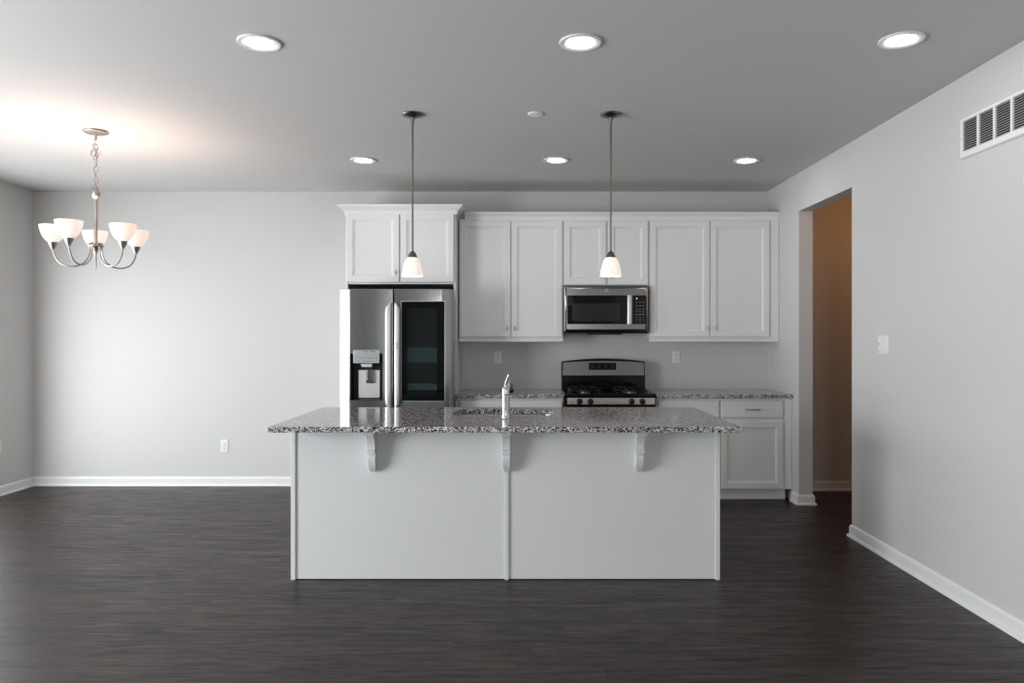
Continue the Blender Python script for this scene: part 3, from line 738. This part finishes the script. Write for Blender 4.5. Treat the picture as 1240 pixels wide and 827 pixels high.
link((hx-.014, hy, 2.592), .016, .024, .3, .0028, .5); link((hx+.010, hy-.01, 2.572), .013, .023, 1.2, .0028, -.6)
link((hx-.006, hy-.012, 2.60), .019, .019, .1, .0024); link((hx-.002, hy, 2.640), .016, .018, .9, .0028, .3)
link((hx, hy, 2.357), .017, .020, .2, .003); link((hx, hy, 2.357), .015, .018, 1.7, .003)
obj('chain', ch, M['nickel'], t)
cord = [(hx+.03*math.exp(-((zz-2.60)/.03)**2)+.006*sin(zz*70), hy+.006*cos(zz*70), zz) for zz in [2.34+.34*q/60 for q in range(61)]]
obj('cord', MB().tube(cord, .0016, 6), M['nickel'], t)
obj('column', MB().lathe([(0, 2.344), (.020, 2.343), (.0265, 2.338), (.0265, 2.328), (.024, 2.312), (.016, 2.296), (.0115, 2.288), (.0115, 2.000), (.014, 1.996), (0, 1.994)], (hx, hy, 0), 28), M['nickel'], t)
obj('hub', MB().lathe([(0, 1.996), (.030, 1.996), (.046, 1.990), (.047, 1.982), (.044, 1.976), (.020, 1.974), (.014, 1.966), (.006, 1.955), (0, 1.950)], (hx, hy, 0), 32), M['nickel'], t)
RAD = .252
arm_p = [(.036, 1.978), (.037, 1.950), (.046, 1.910), (.066, 1.878), (.100, 1.855), (.140, 1.847), (.180, 1.853), (.215, 1.872), (.237, 1.905), (.248, 1.935), (RAD, 1.962)]
def smooth(p, n=4):
    o_ = []
    for i in range(len(p)-1):
        a, b, c, d = (Vector(p[max(0, min(len(p)-1, k))]) for k in (i-1, i, i+1, i+2))
        for j in range(n):
            u = j/n; o_.append(.5*((2*b)+(c-a)*u+(2*a-5*b+4*c-d)*u*u+(3*b-a-3*c+d)*u**3))
    o_.append(Vector(p[-1])); return o_
for dg in (49, 121, 193, 265, 337):
    a = R(dg); ca, sa = cos(a), sin(a); ex, ey = hx+RAD*ca, hy+RAD*sa
    ar = obj('arm', MB().tube([(hx+q.x*ca, hy+q.x*sa, q.y) for q in smooth(arm_p)], .0052, 10)
             .lathe([(0, 1.994), (.007, 1.994), (.009, 1.998), (.007, 2.004), (0, 2.006)], (hx+.036*ca, hy+.036*sa, 0), 12), M['nickel'], t)
    obj('cup', MB().lathe([(0, 1.955), (.008, 1.955), (.016, 1.970), (.023, 1.985), (.028, 2.000), (.027, 2.002), (0, 1.998)], (ex, ey, 0), 24), M['nickel'], ar)
    pr = [(0, 1.9995), (.026, 2.001), (.038, 2.010), (.052, 2.026), (.063, 2.046), (.071, 2.068), (.0765, 2.090), (.080, 2.110)]
    obj('glass_shade', MB().lathe(pr+[(max(0, r-.003), z+.002) for r, z in pr[::-1]], (ex, ey, 0), 36), M['shade'], ar)
    bulb(t, (ex, ey, 2.075), BULB, WARM, .025)

# ------------------------------------------------------------------ plates and the wall vent
def outlet_parts(t, c, ax, w=.070, h=.115, kind='duplex'):
    """wall plate facing -y ('Y') or standing on the left/right wall ('L', 'R'); c is the plate's centre on the wall"""
    c = Vector(c)
    def put(m): 
        if ax == 'L': bmesh.ops.rotate(m.bm, verts=m.bm.verts, cent=c, matrix=Matrix.Rotation(R(90), 3, 'Z'))
        if ax == 'R': bmesh.ops.rotate(m.bm, verts=m.bm.verts, cent=c, matrix=Matrix.Rotation(R(-90), 3, 'Z'))
        return m
    x, y, z = c
    pl = obj('plate', put(MB().loft([rect(x-w/2, x+w/2, z-h/2, z+h/2, i, yy) for i, yy in ((0, y-.0004), (0, y-.003), (.004, y-.006), (.006, y-.0065))])), M['plastic'], t)
    if kind == 'duplex':
        for s_ in (-1, 1):
            f = obj('receptacle', put(MB().prism([(px, pz) for px, pz in rrect(x-.0165, x+.0165, z+s_*.0195-.0145, z+s_*.0195+.0145, .008, 4)], 'Y', y-.0085, y-.006, .0006, 1)), M['plastic'], t)
            obj('slots', put(MB().box(x-.0075, x-.005, y-.0089, y-.0084, z+s_*.0195-.002, z+s_*.0195+.007).box(x+.005, x+.0075, y-.0089, y-.0084, z+s_*.0195-.002, z+s_*.0195+.007)
                .box(x-.0025, x+.0025, y-.0089, y-.0084, z+s_*.0195-.010, z+s_*.0195-.0055)), M['slot'], f)
        obj('screw', put(MB().lathe([(0, -.0078), (.003, -.0072), (.0035, -.006), (0, -.006)], (x, y, z), 10, 'Y')), M['satin'], t)
    else:
        for q, dz in ((x-.029, .004), (x+.029, -.004)):
            obj('rocker', put(MB().loft([rect(q-.0165, q+.0165, z-.033, z+.033, i, yy) for i, yy in ((0, y-.006), (0, y-.0085-dz*.3), (.002, y-.0100-dz*.3))])), M['plastic'], t)
        obj('sensor', put(MB().lathe([(0, -.0125), (.005, -.0120), (.006, -.010), (0, -.010)], (x-.031, y, z+.004), 14, 'Y')), M['slot'], t)
def outlet(label, c, ax, kind='duplex', name='wall_outlet', cat='outlet'):
    t = thing(name, label, cat, c, 'wall outlets' if kind == 'duplex' else None)
    outlet_parts(t, c, ax, *((.070, .115) if kind == 'duplex' else (.130, .122)), kind=kind)
outlet('white wall outlet low on the empty dining wall', (X(272.2, YB), YB, Z(540, YB)), 'Y')
outlet('white wall outlet on the backsplash behind the faucet', (X(603, YB), YB, Z(432.5, YB)), 'Y')
outlet('white wall outlet on the backsplash right of the range', (X(819, YB), YB, Z(432.5, YB)), 'Y')
outlet('white wall outlet low on the left wall at the picture edge', (XL, 6.345, Z(541, 6.36)), 'L')
outlet('white double light switch plate on the right wall beside the doorway', (XR, 4.62, Z(417.3, 4.62)), 'R', 'rocker', 'light_switch', 'switch')

t = thing('air_vent', 'white louvered return air vent high on the right wall', 'vent', (XR, 3.4, 2.41))
vy1, vy0, va, vb = 3.798, 3.005, 2.312, 2.512         # far end, near end, bottom, top
nb = 6; bw = (vy1-vy0-.040)/nb
fm = MB(); x0, x1 = XR-.013, XR-.0005
def fb(y0_, y1_, z0_, z1_): fm.box(x0, x1, y0_, y1_, z0_, z1_, .002, 1)
fb(vy0, vy1, va, va+.030); fb(vy0, vy1, vb-.015, vb); fb(vy0, vy0+.022, va+.029, vb-.014); fb(vy1-.022, vy1, va+.029, vb-.014)
for i in range(1, nb): fb(vy0+.02+bw*i-.008, vy0+.02+bw*i+.008, va+.029, vb-.014)
fm.box(x0+.003, x1+.0003, vy0-.004, vy1+.004, va-.004, va, .001, 1)
fo = obj('frame', fm, M['trim'], t)
obj('backing', MB().box(XR-.0022, XR-.0004, vy0+.01, vy1-.01, va+.012, vb-.012), M['duct'], t)  # dark sheet on the wall, painted as the shade between the louvers
for i in range(nb):
    a, b = vy0+.02+bw*i+.008, vy0+.02+bw*(i+1)-.008
    lv = MB(); nz = 13
    for j in range(nz):
        z = va+.030+(vb-.015-va-.030)*(j+.5)/nz
        lv.prism([(XR-.0115, z-.0034), (XR-.0113, z-.0040), (XR-.0036, z+.0010), (XR-.0038, z+.0016)], 'Y', a+.0002, b-.0002)
    obj('louvers', lv, M['duct'] if False else M['trim'], t)
obj('screw', MB().lathe([(0, -.0150), (.003, -.0145), (.004, -.013), (0, -.013)], (XR, vy1-.010, (va+vb)/2), 10, 'X'), M['nickel'], t)
